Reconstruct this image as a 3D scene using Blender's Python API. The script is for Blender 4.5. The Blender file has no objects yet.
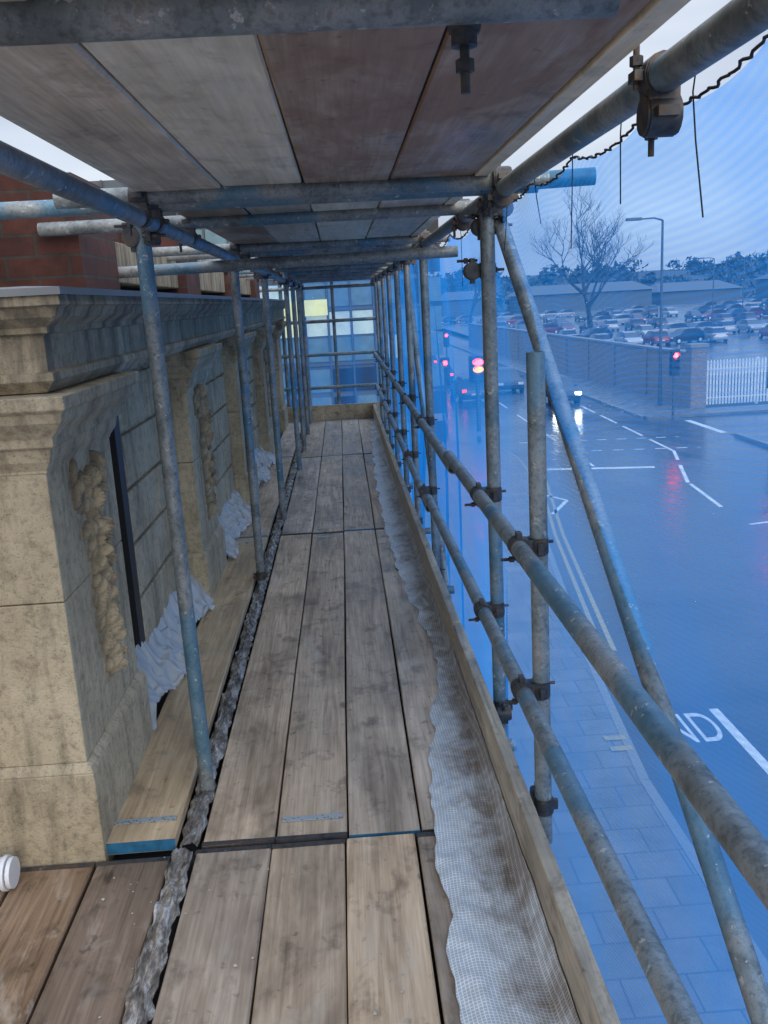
import bpy, bmesh, math, random
from mathutils import Vector, Matrix, noise
random.seed(7)
R=random.random
def U(a,b): return a+(b-a)*random.random()
COL=bpy.context.scene.collection
GZ=-4.4
# ------------------------------------------------------------------ helpers
def new_obj(name,verts,faces,mat=None,parent=None,smooth=False,mats=None,fm=None):
    me=bpy.data.meshes.new(name); me.from_pydata(verts,[],faces); me.update()
    if mats:
        for m in mats: me.materials.append(m)
        if fm: me.polygons.foreach_set("material_index",fm)
    elif mat: me.materials.append(mat)
    if smooth: me.polygons.foreach_set("use_smooth",[True]*len(me.polygons))
    o=bpy.data.objects.new(name,me); COL.objects.link(o)
    if parent: o.parent=parent
    return o
def empty(name,loc=(0,0,0)):
    e=bpy.data.objects.new(name,None); e.location=loc; e.empty_display_size=.2; COL.objects.link(e); return e
class MB:
    def __init__(s): s.v=[];s.f=[];s.m=[]
    def add(s,v,f,mi=0):
        b=len(s.v); s.v+= [tuple(p) for p in v]; s.f+=[tuple(i+b for i in q) for q in f]; s.m+=[mi]*len(f)
    def box(s,x0,x1,y0,y1,z0,z1,mi=0):
        v=[(x0,y0,z0),(x1,y0,z0),(x1,y1,z0),(x0,y1,z0),(x0,y0,z1),(x1,y0,z1),(x1,y1,z1),(x0,y1,z1)]
        s.add(v,[(0,3,2,1),(4,5,6,7),(0,1,5,4),(1,2,6,5),(2,3,7,6),(3,0,4,7)],mi)
    def obox(s,c,ax,ay,az,hx,hy,hz,mi=0):
        v=[]
        for k in (-1,1):
            for (i,j) in((-1,-1),(1,-1),(1,1),(-1,1)): v.append(c+ax*hx*i+ay*hy*j+az*hz*k)
        s.add(v,[(0,3,2,1),(4,5,6,7),(0,1,5,4),(1,2,6,5),(2,3,7,6),(3,0,4,7)],mi)
    def tube(s,p0,p1,r,n=16,r2=None,cap=True,hollow=False,mi=0):
        p0=Vector(p0);p1=Vector(p1);r2=r if r2 is None else r2
        d=(p1-p0).normalized(); a=d.orthogonal().normalized(); b=d.cross(a)
        v=[];f=[]
        for P,rr in((p0,r),(p1,r2)):
            for i in range(n):
                t=2*math.pi*i/n; v.append(P+(a*math.cos(t)+b*math.sin(t))*rr)
        for i in range(n):
            j=(i+1)%n; f.append((i,j,n+j,n+i))
        if hollow:
            base=len(v)
            for P,sg in((p0,1),(p1,-1)):
                for dep in(0,.08):
                    for i in range(n):
                        t=2*math.pi*i/n; v.append(P+d*sg*dep+(a*math.cos(t)+b*math.sin(t))*r*.83)
            for e in(0,1):
                o=e*n; q=base+e*2*n
                for i in range(n):
                    j=(i+1)%n
                    f.append((o+j,o+i,q+i,q+j)); f.append((q+j,q+i,q+n+i,q+n+j))
                f.append(tuple(q+n+i for i in range(n)))
        elif cap:
            f.append(tuple(range(n-1,-1,-1))); f.append(tuple(range(n,2*n)))
        s.add(v,f,mi)
    def loft(s,x0,x1,y0,y1,prof,mi=0):
        v=[];f=[]
        for off,z in prof: v+=[(x0,y0-off,z),(x1+off,y0-off,z),(x1+off,y1+off,z),(x0,y1+off,z)]
        n=len(prof)
        for i in range(n-1):
            for k in range(4):
                l=(k+1)%4; f.append((i*4+k,(i+1)*4+k,(i+1)*4+l,i*4+l))
        f.append((0,1,2,3)); f.append(tuple((n-1)*4+k for k in(3,2,1,0)))
        s.add(v,f,mi)
    def obj(s,name,mat=None,parent=None,smooth=False,mats=None,bevel=0,auto=False):
        o=new_obj(name,s.v,s.f,mat,parent,smooth,mats,s.m if mats else None)
        if auto:
            me=o.data; me.polygons.foreach_set("use_smooth",[True]*len(me.polygons)); me.set_sharp_from_angle(angle=math.radians(40))
        if bevel:
            b=o.modifiers.new("b","BEVEL"); b.width=bevel; b.segments=2; b.limit_method='ANGLE'; b.angle_limit=math.radians(40)
        return o
# ------------------------------------------------------------------ materials
class NT:
    def __init__(s,name):
        s.m=bpy.data.materials.new(name); s.m.use_nodes=True; s.t=s.m.node_tree; s.t.nodes.clear()
        s.out=s.n("ShaderNodeOutputMaterial")
    def n(s,typ,**kw):
        return s.t.nodes.new(typ)
    def l(s,a,b): s.t.links.new(a,b)
    def pos(s,scale=(1,1,1)):
        g=s.n("ShaderNodeNewGeometry"); m=s.n("ShaderNodeMapping"); m.inputs["Scale"].default_value=scale
        s.l(g.outputs["Position"],m.inputs["Vector"]); return m
    def noise(s,vec,scale,detail=6,rough=.6,dist=0):
        x=s.n("ShaderNodeTexNoise"); x.inputs["Scale"].default_value=scale; x.inputs["Detail"].default_value=min(detail,4)
        x.inputs["Roughness"].default_value=rough; x.inputs["Distortion"].default_value=dist
        s.l(vec,x.inputs["Vector"]); return x.outputs["Fac"]
    def ramp(s,fac,stops):
        r=s.n("ShaderNodeValToRGB"); e=r.color_ramp.elements
        while len(e)<len(stops): e.new(.5)
        for i,(p,c) in enumerate(stops):
            e[i].position=p; e[i].color=(c,c,c,1) if isinstance(c,(int,float)) else (*c,1)
        s.l(fac,r.inputs["Fac"]); return r.outputs["Color"]
    def mix(s,fac,a,b,mode='MIX'):
        x=s.n("ShaderNodeMix"); x.data_type='RGBA'; x.blend_type=mode
        for sock,val in((x.inputs[0],fac),(x.inputs[6],a),(x.inputs[7],b)):
            if isinstance(val,(int,float)): sock.default_value=val
            elif isinstance(val,tuple): sock.default_value=(*val,1)
            else: s.l(val,sock)
        return x.outputs[2]
    def math(s,op,a,b=None,c=None):
        x=s.n("ShaderNodeMath"); x.operation=op
        for i,v in enumerate((a,b,c)):
            if v is None: continue
            if isinstance(v,(int,float)): x.inputs[i].default_value=v
            else: s.l(v,x.inputs[i])
        return x.outputs[0]
    def bump(s,h,strength=.3,dist=.01):
        b=s.n("ShaderNodeBump"); b.inputs["Strength"].default_value=strength; b.inputs["Distance"].default_value=dist
        s.l(h,b.inputs["Height"]); return b.outputs["Normal"]
    def bsdf(s,color,rough=.7,metal=0,normal=None,spec=None,emit=None,es=0):
        p=s.n("ShaderNodeBsdfPrincipled")
        for k,v in(("Base Color",color),("Roughness",rough),("Metallic",metal)):
            if isinstance(v,(int,float)): p.inputs[k].default_value=v
            elif isinstance(v,tuple): p.inputs[k].default_value=(*v,1)
            else: s.l(v,p.inputs[k])
        if normal: s.l(normal,p.inputs["Normal"])
        if spec is not None: p.inputs["Specular IOR Level"].default_value=spec
        if emit: p.inputs["Emission Color"].default_value=(*emit,1); p.inputs["Emission Strength"].default_value=es
        s.l(p.outputs[0],s.out.inputs["Surface"]); return p
def simple(name,color,rough=.6,metal=0,var=.15,scale=8,emit=None,es=0,samp=False):
    t=NT(name); m=t.pos(); nz=t.noise(m.outputs[0],scale,3)
    c=t.mix(nz,tuple(x*(1-var) for x in color),tuple(min(1,x*(1+var)) for x in color))
    t.bsdf(c,rough,metal,emit=emit,es=es)
    if emit and not samp: t.m.cycles.emission_sampling='NONE'
    return t.m
def wood(name,dark,light,stain=.5,wet=0.,grainscale=1.0,red=None,dustc=(.58,.51,.43)):
    t=NT(name); oi=t.n("ShaderNodeObjectInfo")
    c=t.n("ShaderNodeTexCoord"); add=t.n("ShaderNodeVectorMath"); add.operation='ADD'
    cmb=t.n("ShaderNodeCombineXYZ"); 
    r1=t.math('MULTIPLY',oi.outputs["Random"],57.3); r2=t.math('MULTIPLY',oi.outputs["Random"],131.7)
    t.l(r1,cmb.inputs[0]); t.l(r2,cmb.inputs[1]); t.l(r1,cmb.inputs[2])
    t.l(c.outputs["Object"],add.inputs[0]); t.l(cmb.outputs[0],add.inputs[1])
    def mp(sc):
        m=t.n("ShaderNodeMapping"); m.inputs["Scale"].default_value=sc; t.l(add.outputs[0],m.inputs["Vector"]); return m.outputs[0]
    g=t.noise(mp((1,.035,1)),120*grainscale,3,.65,.0)
    g2=t.noise(mp((1,.06,1)),22*grainscale,3,.6,1.2)
    big=t.noise(mp((1,.45,1)),3.2,4,.65,.6)
    blot=t.noise(mp((1,.7,1)),9,4,.7,.3)
    spots=t.noise(mp((1,.8,1)),26,3,.6)
    vor=t.n("ShaderNodeTexVoronoi"); vor.inputs["Scale"].default_value=3.1; t.l(mp((1.6,.7,.3)),vor.inputs["Vector"])
    knot=t.ramp(vor.outputs["Distance"],[(.0,1.),(.045,.85),(.085,0.)])
    gg=t.math('ADD',t.math('MULTIPLY',g,.42),t.math('MULTIPLY',g2,.58))
    base=t.ramp(gg,[(.34,dark),(.5,tuple((a+b)/2 for a,b in zip(dark,light))),(.66,light)])
    mul=t.ramp(big,[(.3,1-stain*.72),(.5,1-stain*.10),(.7,1.22)])
    base=t.mix(1.,base,mul,'MULTIPLY')
    mul2=t.ramp(blot,[(.32,1-stain*.6),(.46,1.)])
    base=t.mix(1.,base,mul2,'MULTIPLY')
    sp=t.ramp(spots,[(.27,.35),(.36,1.)])
    base=t.mix(stain,base,t.mix(1.,base,sp,'MULTIPLY'))
    base=t.mix(t.math('MULTIPLY',knot,.8),base,tuple(x*.35 for x in dark))
    dust=t.ramp(t.noise(mp((1,.5,1)),5,4,.75,.8),[(.56,0.),(.72,.45)])
    base=t.mix(dust,base,dustc)
    if red: base=t.mix(t.ramp(big,[(.42,.0),(.58,.75)]),base,red)
    hv=t.n("ShaderNodeHueSaturation"); t.l(base,hv.inputs["Color"]); t.l(t.math('MULTIPLY_ADD',oi.outputs["Random"],.46,.78),hv.inputs["Value"])
    t.l(t.math('MULTIPLY_ADD',t.math('FRACT',t.math('MULTIPLY',oi.outputs["Random"],17.3)),.4,.85),hv.inputs["Saturation"])
    ro=t.ramp(big,[(.35,.36-wet*.2),(.6,.70-wet*.2)])
    nm=t.bump(t.math('ADD',t.math('MULTIPLY',g,.6),t.math('MULTIPLY',spots,.3)),.4,.004)
    t.bsdf(hv.outputs[0],ro,0,nm); return t.m
M_deck=wood("deck_wood",(.34,.245,.17),(.68,.535,.40),.70)
M_dark=wood("wet_wood",(.13,.085,.058),(.31,.225,.16),.75,.6)
M_pale=wood("pale_wood",(.48,.33,.20),(.78,.60,.39),.5,.3)
M_toe=wood("toeboard_wood",(.27,.20,.125),(.54,.43,.30),.7)
M_roofA=wood("roof_wood_grey",(.42,.32,.22),(.72,.60,.46),.55)
M_roofB=wood("roof_wood_pale",(.66,.56,.42),(.90,.80,.65),.45,dustc=(.8,.76,.68))
M_roofR=wood("roof_wood_red",(.27,.165,.095),(.60,.43,.29),.95,.2,red=(.21,.105,.06))
def galv():
    t=NT("galvanised_steel"); m=t.pos()
    a=t.noise(m.outputs[0],9,4,.65); b=t.noise(m.outputs[0],70,3,.7); c=t.noise(m.outputs[0],2.3,3,.5,.5)
    col=t.ramp(a,[(.3,(.13,.145,.15)),(.5,(.25,.275,.28)),(.7,(.41,.43,.43))])
    col=t.mix(1.,col,t.ramp(b,[(.35,.62),(.55,1.05)]),'MULTIPLY')
    rust=t.ramp(t.math('MULTIPLY',a,b),[(.30,0.),(.40,.5)])
    col=t.mix(rust,col,(.16,.085,.045))
    blue=t.ramp(c,[(.54,0.),(.60,.65)])
    col=t.mix(t.math('MULTIPLY',blue,.8),col,(.03,.20,.33))
    spl=t.ramp(t.noise(m.outputs[0],38,3,.75),[(.63,0.),(.67,.8)])
    col=t.mix(spl,col,(.55,.54,.50))
    t.bsdf(col,t.ramp(b,[(.3,.42),(.7,.65)]),.35,t.bump(b,.25,.002)); return t.m
M_steel=galv()
def couplerm():
    t=NT("coupler_steel"); m=t.pos(); a=t.noise(m.outputs[0],30,3,.7)
    col=t.ramp(a,[(.3,(.03,.03,.032)),(.5,(.075,.075,.08)),(.64,(.12,.08,.055)),(.75,(.2,.2,.2))])
    t.bsdf(col,.5,.4,t.bump(a,.4,.003)); return t.m
M_coup=couplerm()
def stone(name="sandstone",cav=False):
    t=NT(name); m=t.pos()
    a=t.noise(m.outputs[0],2.2,4,.65,.4); b=t.noise(m.outputs[0],34,4,.75); c=t.noise(m.outputs[0],170,2,.7)
    st=t.pos((5,5,.7)); s=t.noise(st.outputs[0],2.2,4,.7)
    col=t.ramp(a,[(.3,(.33,.265,.17)),(.5,(.46,.38,.255)),(.7,(.57,.48,.335))])
    col=t.mix(1.,col,t.ramp(b,[(.3,.60),(.5,1.),(.75,1.12)]),'MULTIPLY')
    col=t.mix(1.,col,t.ramp(s,[(.32,.56),(.5,1.)]),'MULTIPLY')
    pit=t.ramp(c,[(.30,.40),(.40,1.)]); col=t.mix(.8,col,t.mix(1.,col,pit,'MULTIPLY'))
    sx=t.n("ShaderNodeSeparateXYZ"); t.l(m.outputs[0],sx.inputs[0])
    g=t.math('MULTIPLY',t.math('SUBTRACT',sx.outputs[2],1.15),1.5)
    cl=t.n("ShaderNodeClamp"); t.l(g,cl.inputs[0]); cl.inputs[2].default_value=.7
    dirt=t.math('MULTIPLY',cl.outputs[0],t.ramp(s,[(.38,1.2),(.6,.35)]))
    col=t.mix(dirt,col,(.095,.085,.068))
    if cav:  # occlusion shade put into the colour of the carving's hollows
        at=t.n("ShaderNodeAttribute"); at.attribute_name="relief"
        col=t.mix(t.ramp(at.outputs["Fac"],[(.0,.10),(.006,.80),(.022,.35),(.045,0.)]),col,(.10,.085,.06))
    h=t.math('ADD',t.math('MULTIPLY',b,.7),t.math('MULTIPLY',c,.3))
    t.bsdf(col,.9,0,t.bump(h,.8,.009)); return t.m
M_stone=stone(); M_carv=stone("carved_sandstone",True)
def brickm(name,c1,c2,mort,scale=1):
    t=NT(name); g=t.n("ShaderNodeNewGeometry"); sx=t.n("ShaderNodeSeparateXYZ"); t.l(g.outputs["Position"],sx.inputs[0])
    cb=t.n("ShaderNodeCombineXYZ"); t.l(t.math('ADD',sx.outputs[0],sx.outputs[1]),cb.inputs[0]); t.l(sx.outputs[2],cb.inputs[1])
    b=t.n("ShaderNodeTexBrick"); b.inputs["Scale"].default_value=1/.225*.5/scale; b.inputs["Mortar Size"].default_value=.012
    b.inputs["Brick Width"].default_value=.5; b.inputs["Row Height"].default_value=.167
    b.inputs["Color1"].default_value=(*c1,1); b.inputs["Color2"].default_value=(*c2,1); b.inputs["Mortar"].default_value=(*mort,1)
    t.l(cb.outputs[0],b.inputs["Vector"])
    nz=t.noise(g.outputs["Position"],12,4,.7)
    col=t.mix(1.,b.outputs["Color"],t.ramp(nz,[(.3,.6),(.7,1.2)]),'MULTIPLY')
    h=t.math('SUBTRACT',t.math('MULTIPLY',nz,.3),b.outputs["Fac"])
    t.bsdf(col,.85,0,t.bump(h,.6,.01)); return t.m
M_brick=brickm("red_brick",(.055,.019,.016),(.09,.03,.023),(.05,.045,.04))
M_wallbrick=brickm("boundary_brick",(.25,.19,.14),(.34,.27,.20),(.3,.27,.23))
M_lead=simple("lead_flashing",(.20,.21,.22),.5,.3)
M_black=simple("dark_glass",(.015,.017,.02),.15)
M_frame=simple("dark_frame",(.02,.02,.022),.5)
def netm():
    t=NT("blue_net")
    a=t.n("ShaderNodeAttribute"); a.attribute_name="dens"; b=t.n("ShaderNodeAttribute"); b.attribute_name="phase"
    row=t.math('MULTIPLY_ADD',t.math('SINE',b.outputs["Fac"]),.06,0.)
    cl=t.n("ShaderNodeClamp"); t.l(t.math('ADD',row,a.outputs["Fac"]),cl.inputs[0]); cl.inputs[1].default_value=.12; cl.inputs[2].default_value=.87
    tr=t.n("ShaderNodeBsdfTransparent"); tr.inputs[0].default_value=(.70,.86,1,1)
    df=t.n("ShaderNodeBsdfDiffuse"); df.inputs[0].default_value=(.03,.26,.98,1)
    tl=t.n("ShaderNodeBsdfTranslucent"); tl.inputs[0].default_value=(.02,.34,1.,1)
    m1=t.n("ShaderNodeMixShader"); m1.inputs[0].default_value=.95; t.l(df.outputs[0],m1.inputs[1]); t.l(tl.outputs[0],m1.inputs[2])
    m2=t.n("ShaderNodeMixShader"); t.l(cl.outputs[0],m2.inputs[0]); t.l(tr.outputs[0],m2.inputs[1]); t.l(m1.outputs[0],m2.inputs[2])
    t.l(m2.outputs[0],t.out.inputs["Surface"]); return t.m
M_net=netm()
def sheetm():
    t=NT("reinforced_sheet"); c=t.n("ShaderNodeTexCoord"); sx=t.n("ShaderNodeSeparateXYZ"); t.l(c.outputs["UV"],sx.inputs[0])
    def lines(v,p,w):
        fr=t.math('FRACT',t.math('DIVIDE',v,p)); return t.math('LESS_THAN',fr,w)
    l=t.math('MAXIMUM',lines(sx.outputs[0],.0095,.25),lines(sx.outputs[1],.0095,.25))
    g=t.n("ShaderNodeNewGeometry")
    d=t.noise(g.outputs["Position"],4,4,.75,.2); d2=t.noise(g.outputs["Position"],34,3,.7)
    sp=t.n("ShaderNodeSeparateXYZ"); t.l(g.outputs["Position"],sp.inputs[0])
    ed=t.math('MULTIPLY',t.math('SUBTRACT',sp.outputs[0],.30),1.7)
    dd=t.math('ADD',d,ed)
    dirt=t.ramp(dd,[(.44,0.),(.66,.9)])
    film=t.mix(dirt,(.52,.55,.57),(.20,.15,.11))
    col=t.mix(l,film,t.mix(dirt,(.88,.89,.90),(.42,.36,.30)))
    col=t.mix(1.,col,t.ramp(d2,[(.3,.78),(.6,1.)]),'MULTIPLY')
    t.bsdf(col,.28,0,t.bump(l,.3,.001)); return t.m
M_sheet=sheetm()
def clothm():
    t=NT("grubby_cloth"); m=t.pos((1,.35,1)); a=t.noise(m.outputs[0],26,4,.75,.5); b=t.noise(m.outputs[0],110,3,.7)
    col=t.ramp(a,[(.35,(.06,.05,.04)),(.48,(.20,.17,.14)),(.56,(.36,.33,.30)),(.68,(.62,.61,.60))])
    col=t.mix(1.,col,t.ramp(b,[(.35,.6),(.55,1.)]),'MULTIPLY')
    t.bsdf(col,.6,0,t.bump(a,.8,.012)); return t.m
M_cloth=clothm()
def plasticm():
    t=NT("polythene"); m=t.pos(); nz=t.noise(m.outputs[0],9,3)
    p=t.n("ShaderNodeBsdfPrincipled"); t.l(t.mix(nz,(.46,.48,.49),(.76,.78,.79)),p.inputs["Base Color"]); p.inputs["Roughness"].default_value=.16
    tr=t.n("ShaderNodeBsdfTransparent"); mx=t.n("ShaderNodeMixShader"); mx.inputs[0].default_value=.70
    t.l(tr.outputs[0],mx.inputs[1]); t.l(p.outputs[0],mx.inputs[2]); t.l(mx.outputs[0],t.out.inputs["Surface"]); return t.m
M_plastic=plasticm()
M_bluep=simple("blue_paint",(.02,.13,.24),.5,0,.8,30)
M_cord=simple("black_cord",(.012,.014,.02),.6)
M_gapblock=simple("gap_blocker_grey",(.05,.05,.052),.7)  # for the added sheets that darken the board gaps
M_white=simple("white_road_paint",(.66,.66,.64),.5,0,.3,9)
M_yel=simple("yellow_road_paint",(.34,.28,.14),.5,0,.3,12)
M_rub=simple("mortar_crumbs",(.45,.41,.35),.9,0,.4,30)
def asphalt():
    t=NT("wet_asphalt"); m=t.pos(); a=t.noise(m.outputs[0],.35,4,.6,.3); b=t.noise(m.outputs[0],60,2,.7); c=t.noise(m.outputs[0],3,3,.6)
    col=t.mix(b,(.045,.048,.053),(.085,.088,.095)); col=t.mix(1.,col,t.ramp(a,[(.35,.7),(.6,1.15)]),'MULTIPLY')
    t.bsdf(col,t.ramp(a,[(.35,.10),(.65,.32)]),0,t.bump(t.math('ADD',b,t.math('MULTIPLY',c,.4)),.12,.01)); return t.m
M_road=asphalt()
def paving():
    t=NT("paving_slabs"); g=t.n("ShaderNodeNewGeometry")
    b=t.n("ShaderNodeTexBrick"); b.inputs["Scale"].default_value=1; b.inputs["Brick Width"].default_value=.6; b.inputs["Row Height"].default_value=.45; b.inputs["Mortar Size"].default_value=.010
    b.inputs["Color1"].default_value=(.15,.15,.145,1); b.inputs["Color2"].default_value=(.19,.185,.18,1); b.inputs["Mortar"].default_value=(.08,.08,.08,1)
    t.l(g.outputs["Position"],b.inputs["Vector"]); nz=t.noise(g.outputs["Position"],2,4,.6)
    col=t.mix(1.,b.outputs["Color"],t.ramp(nz,[(.3,.65),(.7,1.15)]),'MULTIPLY')
    t.bsdf(col,t.ramp(nz,[(.3,.22),(.7,.55)])); return t.m
M_pave=paving()
M_kerb=simple("kerb_stone",(.22,.22,.21),.6)
M_soil=simple("ground_earth",(.06,.07,.05),.9,0,.4,.3)
M_emR=simple("red_lamp",(.8,.02,.01),.4,0,.1,5,(1,.012,.01),90,True)
M_emA=simple("amber_lamp",(.8,.3,.01),.4,0,.1,5,(1,.16,.01),14)
M_emW=simple("headlamp",(.9,.9,.8),.4,0,.1,5,(1,.93,.8),60)
M_emT=simple("tail_lamp_lit",(.8,.02,.01),.4,0,.1,5,(1,.03,.03),8)
M_tail=simple("tail_lamp",(.30,.015,.01),.3)
M_pole=simple("painted_pole",(.09,.10,.11),.5,.3)
M_hazed=simple("hazed_foliage",(.045,.06,.072),.9,0,.4,.05)  # bluish grey: atmospheric haze put into the foliage colour
M_bark=simple("bark",(.05,.045,.045),.9)
M_shed=simple("shed_cladding",(.09,.11,.13),.5)
M_wpaint=simple("white_painted_metal",(.75,.76,.78),.45)
M_tyre=simple("tyre",(.015,.015,.015),.8)
# ------------------------------------------------------------------ camera
f=900.0
dY=Vector(((340-384)/f,(303-512)/f,1)).normalized(); tt=.055; k=1/(209/f+44/f*tt)
n=Vector((k*tt,k,1)); n=(n-n.dot(dY)*dY).normalized(); up=-n; dX=dY.cross(up)
if dX.x<0: dX=-dX
right=Vector((dX.x,dY.x,up.x)); down=Vector((dX.y,dY.y,up.y)); fwd=Vector((dX.z,dY.z,up.z))
rot=Matrix((right,-down,-fwd)).transposed().to_4x4()
cam=bpy.data.cameras.new("camera"); co=bpy.data.objects.new("camera",cam); COL.objects.link(co)
co.matrix_world=Matrix.Translation((0,0,1.58))@rot
cam.sensor_fit='VERTICAL'; cam.sensor_height=36; cam.lens=f/1024*36; cam.clip_start=.02; cam.clip_end=3000
bpy.context.scene.camera=co
# ------------------------------------------------------------------ scaffold boards
def platem():
    t=NT("nail_plate_steel"); m=t.pos(); v=t.n("ShaderNodeTexVoronoi"); v.inputs["Scale"].default_value=90; t.l(m.outputs[0],v.inputs[0])
    col=t.ramp(v.outputs["Distance"],[(.15,(.10,.11,.12)),(.4,(.42,.47,.50))])
    t.bsdf(col,.5,.3); return t.m
M_plate=platem()
def board(name,x0,x1,y0,y1,z,mat,th=.038,plate=True,blue=False,sag=0,bands=True,gap=.007,yaw=.0006):
    w=(x1-x0)-gap; cx=(x0+x1)/2; L=y1-y0; cy=(y0+y1)/2
    v=[];fc=[]; N=14; ph=U(0,6)
    for i in range(N+1):
        t=i/N; y=-L/2+L*t; wob=.0018*math.sin(ph+t*7); zz=sag*math.sin(math.pi*t)+.0015*math.sin(ph*2+t*5)
        e=.0 if 0<i<N else .003
        for (a,b) in((-w/2,-th+.004),(-w/2+.004,-th),(w/2-.004,-th),(w/2,-th+.004),(w/2,-.004),(w/2-.004,0),(-w/2+.004,0),(-w/2,-.004)):
            v.append((a*(1-e)+wob,y,b+zz))
    for i in range(N):
        for k in range(8):
            l=(k+1)%8; fc.append((i*8+k,(i*8+l),(i+1)*8+l,(i+1)*8+k))
    fc.append(tuple(range(7,-1,-1))); fc.append(tuple(N*8+k for k in range(8)))
    o=new_obj(name,v,fc,mat); o.location=(cx,cy,z); o.rotation_euler=(0,U(-.006,.006),U(-yaw,yaw))
    m=MB()
    if bands:
        for s in(-1,1):
            e=s*L/2
            m.box(-w/2-.001,w/2+.001,e-.0012 if s<0 else e,e if s<0 else e+.0012,-th,-.001)
            if R()<.5: m.box(-w/2-.0012,w/2+.0012,min(e,e-s*.02),max(e,e-s*.02),-.004,.0016)
        m.obj("end_band",M_bluep if blue else M_coup,o)
    if plate:
        m=MB()
        for s in(-1,1):
            yy=s*(L/2-.11)
            m.box(-w*.44,w*.44,yy-.012,yy+.012,.0003,.0030)
        m.obj("nail_plate",M_plate,o)
    return o
xs0=[-.54,-.31,-.085,.128,.35]; xs=[-.525,-.3,-.077,.148,.372]
for i in range(4): board("scaffold_board",xs0[i],xs0[i+1],-1.2,2.44,U(-.003,.0)-.001,M_deck,plate=False,gap=.006)
for i,(a,b) in enumerate([(-.835,-.61),(-1.06,-.835),(-1.29,-1.065)]): board("scaffold_board",a,b,-1.2,2.43,-.012,M_dark,plate=False)
board("scaffold_board",.352,.40,-1.2,2.44,-.02,M_dark,plate=False)
for (a,b) in((2.452,6.2),(6.215,9.5),(9.515,12.5)):
    for i in range(4): board("scaffold_board",xs[i],xs[i+1],a,b,U(0,.003),M_deck,plate=(i==1 or R()<.3),blue=(i==2))
    board("scaffold_board",.377,.405,a,b,-.015,M_dark,plate=False)
board("scaffold_board",-.825,-.60,2.46,6.1,.030,M_pale,blue=True)
board("scaffold_board",-.83,-.605,6.13,9.5,.02,M_deck)
board("scaffold_board",-.83,-.605,9.52,12.4,.01,M_deck)
m=MB(); m.box(-1.28,.42,-1.2,12.45,-.056,-.053); m.obj("deck_gap_blocker",M_gapblock)  # added dark sheet so the gaps between deck boards read as shade
m=MB(); m.box(-.53,.40,-1.3,12.6,1.975,1.978); m.obj("roof_gap_blocker",M_gapblock)  # added sheet that blocks sky light through the roof board joints
def onedge(name,x0,x1,ya,yb,z0,z1,mat):
    m=MB(); L=(Vector((x1,yb,0))-Vector((x0,ya,0))).length
    m.box(-.019,.019,-L/2,L/2,z0,z1); o=m.obj(name,mat,bevel=.003)
    o.location=((x0+x1)/2,(ya+yb)/2,0); o.rotation_euler=(0,0,-math.atan2(x1-x0,yb-ya)); return o
onedge("toe_board",.452,.425,-.8,3.7,0.0,.19,M_toe)
onedge("toe_board",.422,.395,3.72,7.6,0.0,.19,M_toe)
onedge("toe_board",.395,.385,7.62,12.5,0.0,.19,M_toe)
m=MB(); m.box(-.9,.5,12.52,12.558,.0,.21); m.obj("toe_board",M_toe,bevel=.003)
rx=[-.53,-.30,-.08,.155,.39]
rm=[[M_roofA,M_roofB,M_roofR,M_roofR],[M_roofR,M_roofA,M_roofB,M_roofA],[M_roofA,M_roofR,M_roofA,M_roofB],[M_roofB,M_roofA,M_roofR,M_roofA]]
for s,(a,b) in enumerate([(-1.3,3.0),(3.02,6.5),(6.52,9.7),(9.72,12.6)]):
    for i in range(4): board("scaffold_board",rx[i],rx[i+1],a,b,1.938+U(0,.003),rm[s][i],plate=False,bands=False,gap=.004,yaw=.0003)
onedge("toe_board",.412,.412,-1.3,4.7,1.90,2.10,M_roofB)
onedge("toe_board",.412,.412,4.72,12.6,1.90,2.10,M_roofB)
# mortar crumbs and grit on the boards
m=MB(); rg=random.Random(3)
for i in range(320):
    x=rg.uniform(-.8,.2); y=1.2+7*rg.random()**1.6; s=rg.uniform(.0012,.0045)*(1 if rg.random()<.93 else 2)
    z=(.0315 if x<-.6 else .0035) if y>2.46 else (-.011 if x<-.6 else .0005)
    if -.62<x<-.52: continue
    c=Vector((x,y,z+s*.4)); a=rg.uniform(0,3)
    pts=[c+Vector((s*math.cos(a+k*1.57)*rg.uniform(.6,1.3),s*math.sin(a+k*1.57)*rg.uniform(.6,1.3),rg.uniform(-.2,.2)*s)) for k in range(4)]
    m.add(pts+[c+Vector((0,0,s*.7)),c-Vector((0,0,s*.6))],[(0,1,4),(1,2,4),(2,3,4),(3,0,4),(1,0,5),(2,1,5),(3,2,5),(0,3,5)])
m.obj("mortar_debris",M_rub)
# ------------------------------------------------------------------ scaffold tubes
SC=empty("scaffolding")
RT=.0242
def tube(nm,p0,p1,hollow=True,mat=None):
    m=MB(); m.tube(p0,p1,RT,20,hollow=hollow); return m.obj(nm,mat or M_steel,SC,auto=True)
LP=[2.78,5.06,6.67,8.77,10.,11.2,12.3]; LX=[-.55,-.56,-.53,-.50,-.5,-.5,-.5]
for i,(y,x) in enumerate(zip(LP,LX)):
    tube("standard",(x,y,0.0 if i<2 else -4.3),(x-(.02 if i==0 else 0),y+.02,2.02 if i else 1.87))
RP=[3.05,5.36,6.7,7.9,9.2,10.4,11.6,12.5]
for y in RP: tube("standard",(.50,y,-4.28),(.495,y+.01,2.3))
tube("standard",(.503,2.35,.0),(.496,2.34,1.43))
tube("standard",(.52,-.6,-4.28),(.52,-.6,2.3))
tube("ledger",(-.535,-.7,1.845),(-.51,12.7,1.80))
tube("ledger",(.475,-.7,1.87),(.45,12.7,1.84))
tube("guard_rail",(.455,-.7,.925),(.435,3.9,.90)); tube("guard_rail",(.44,3.8,.86),(.44,12.6,.88))
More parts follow.
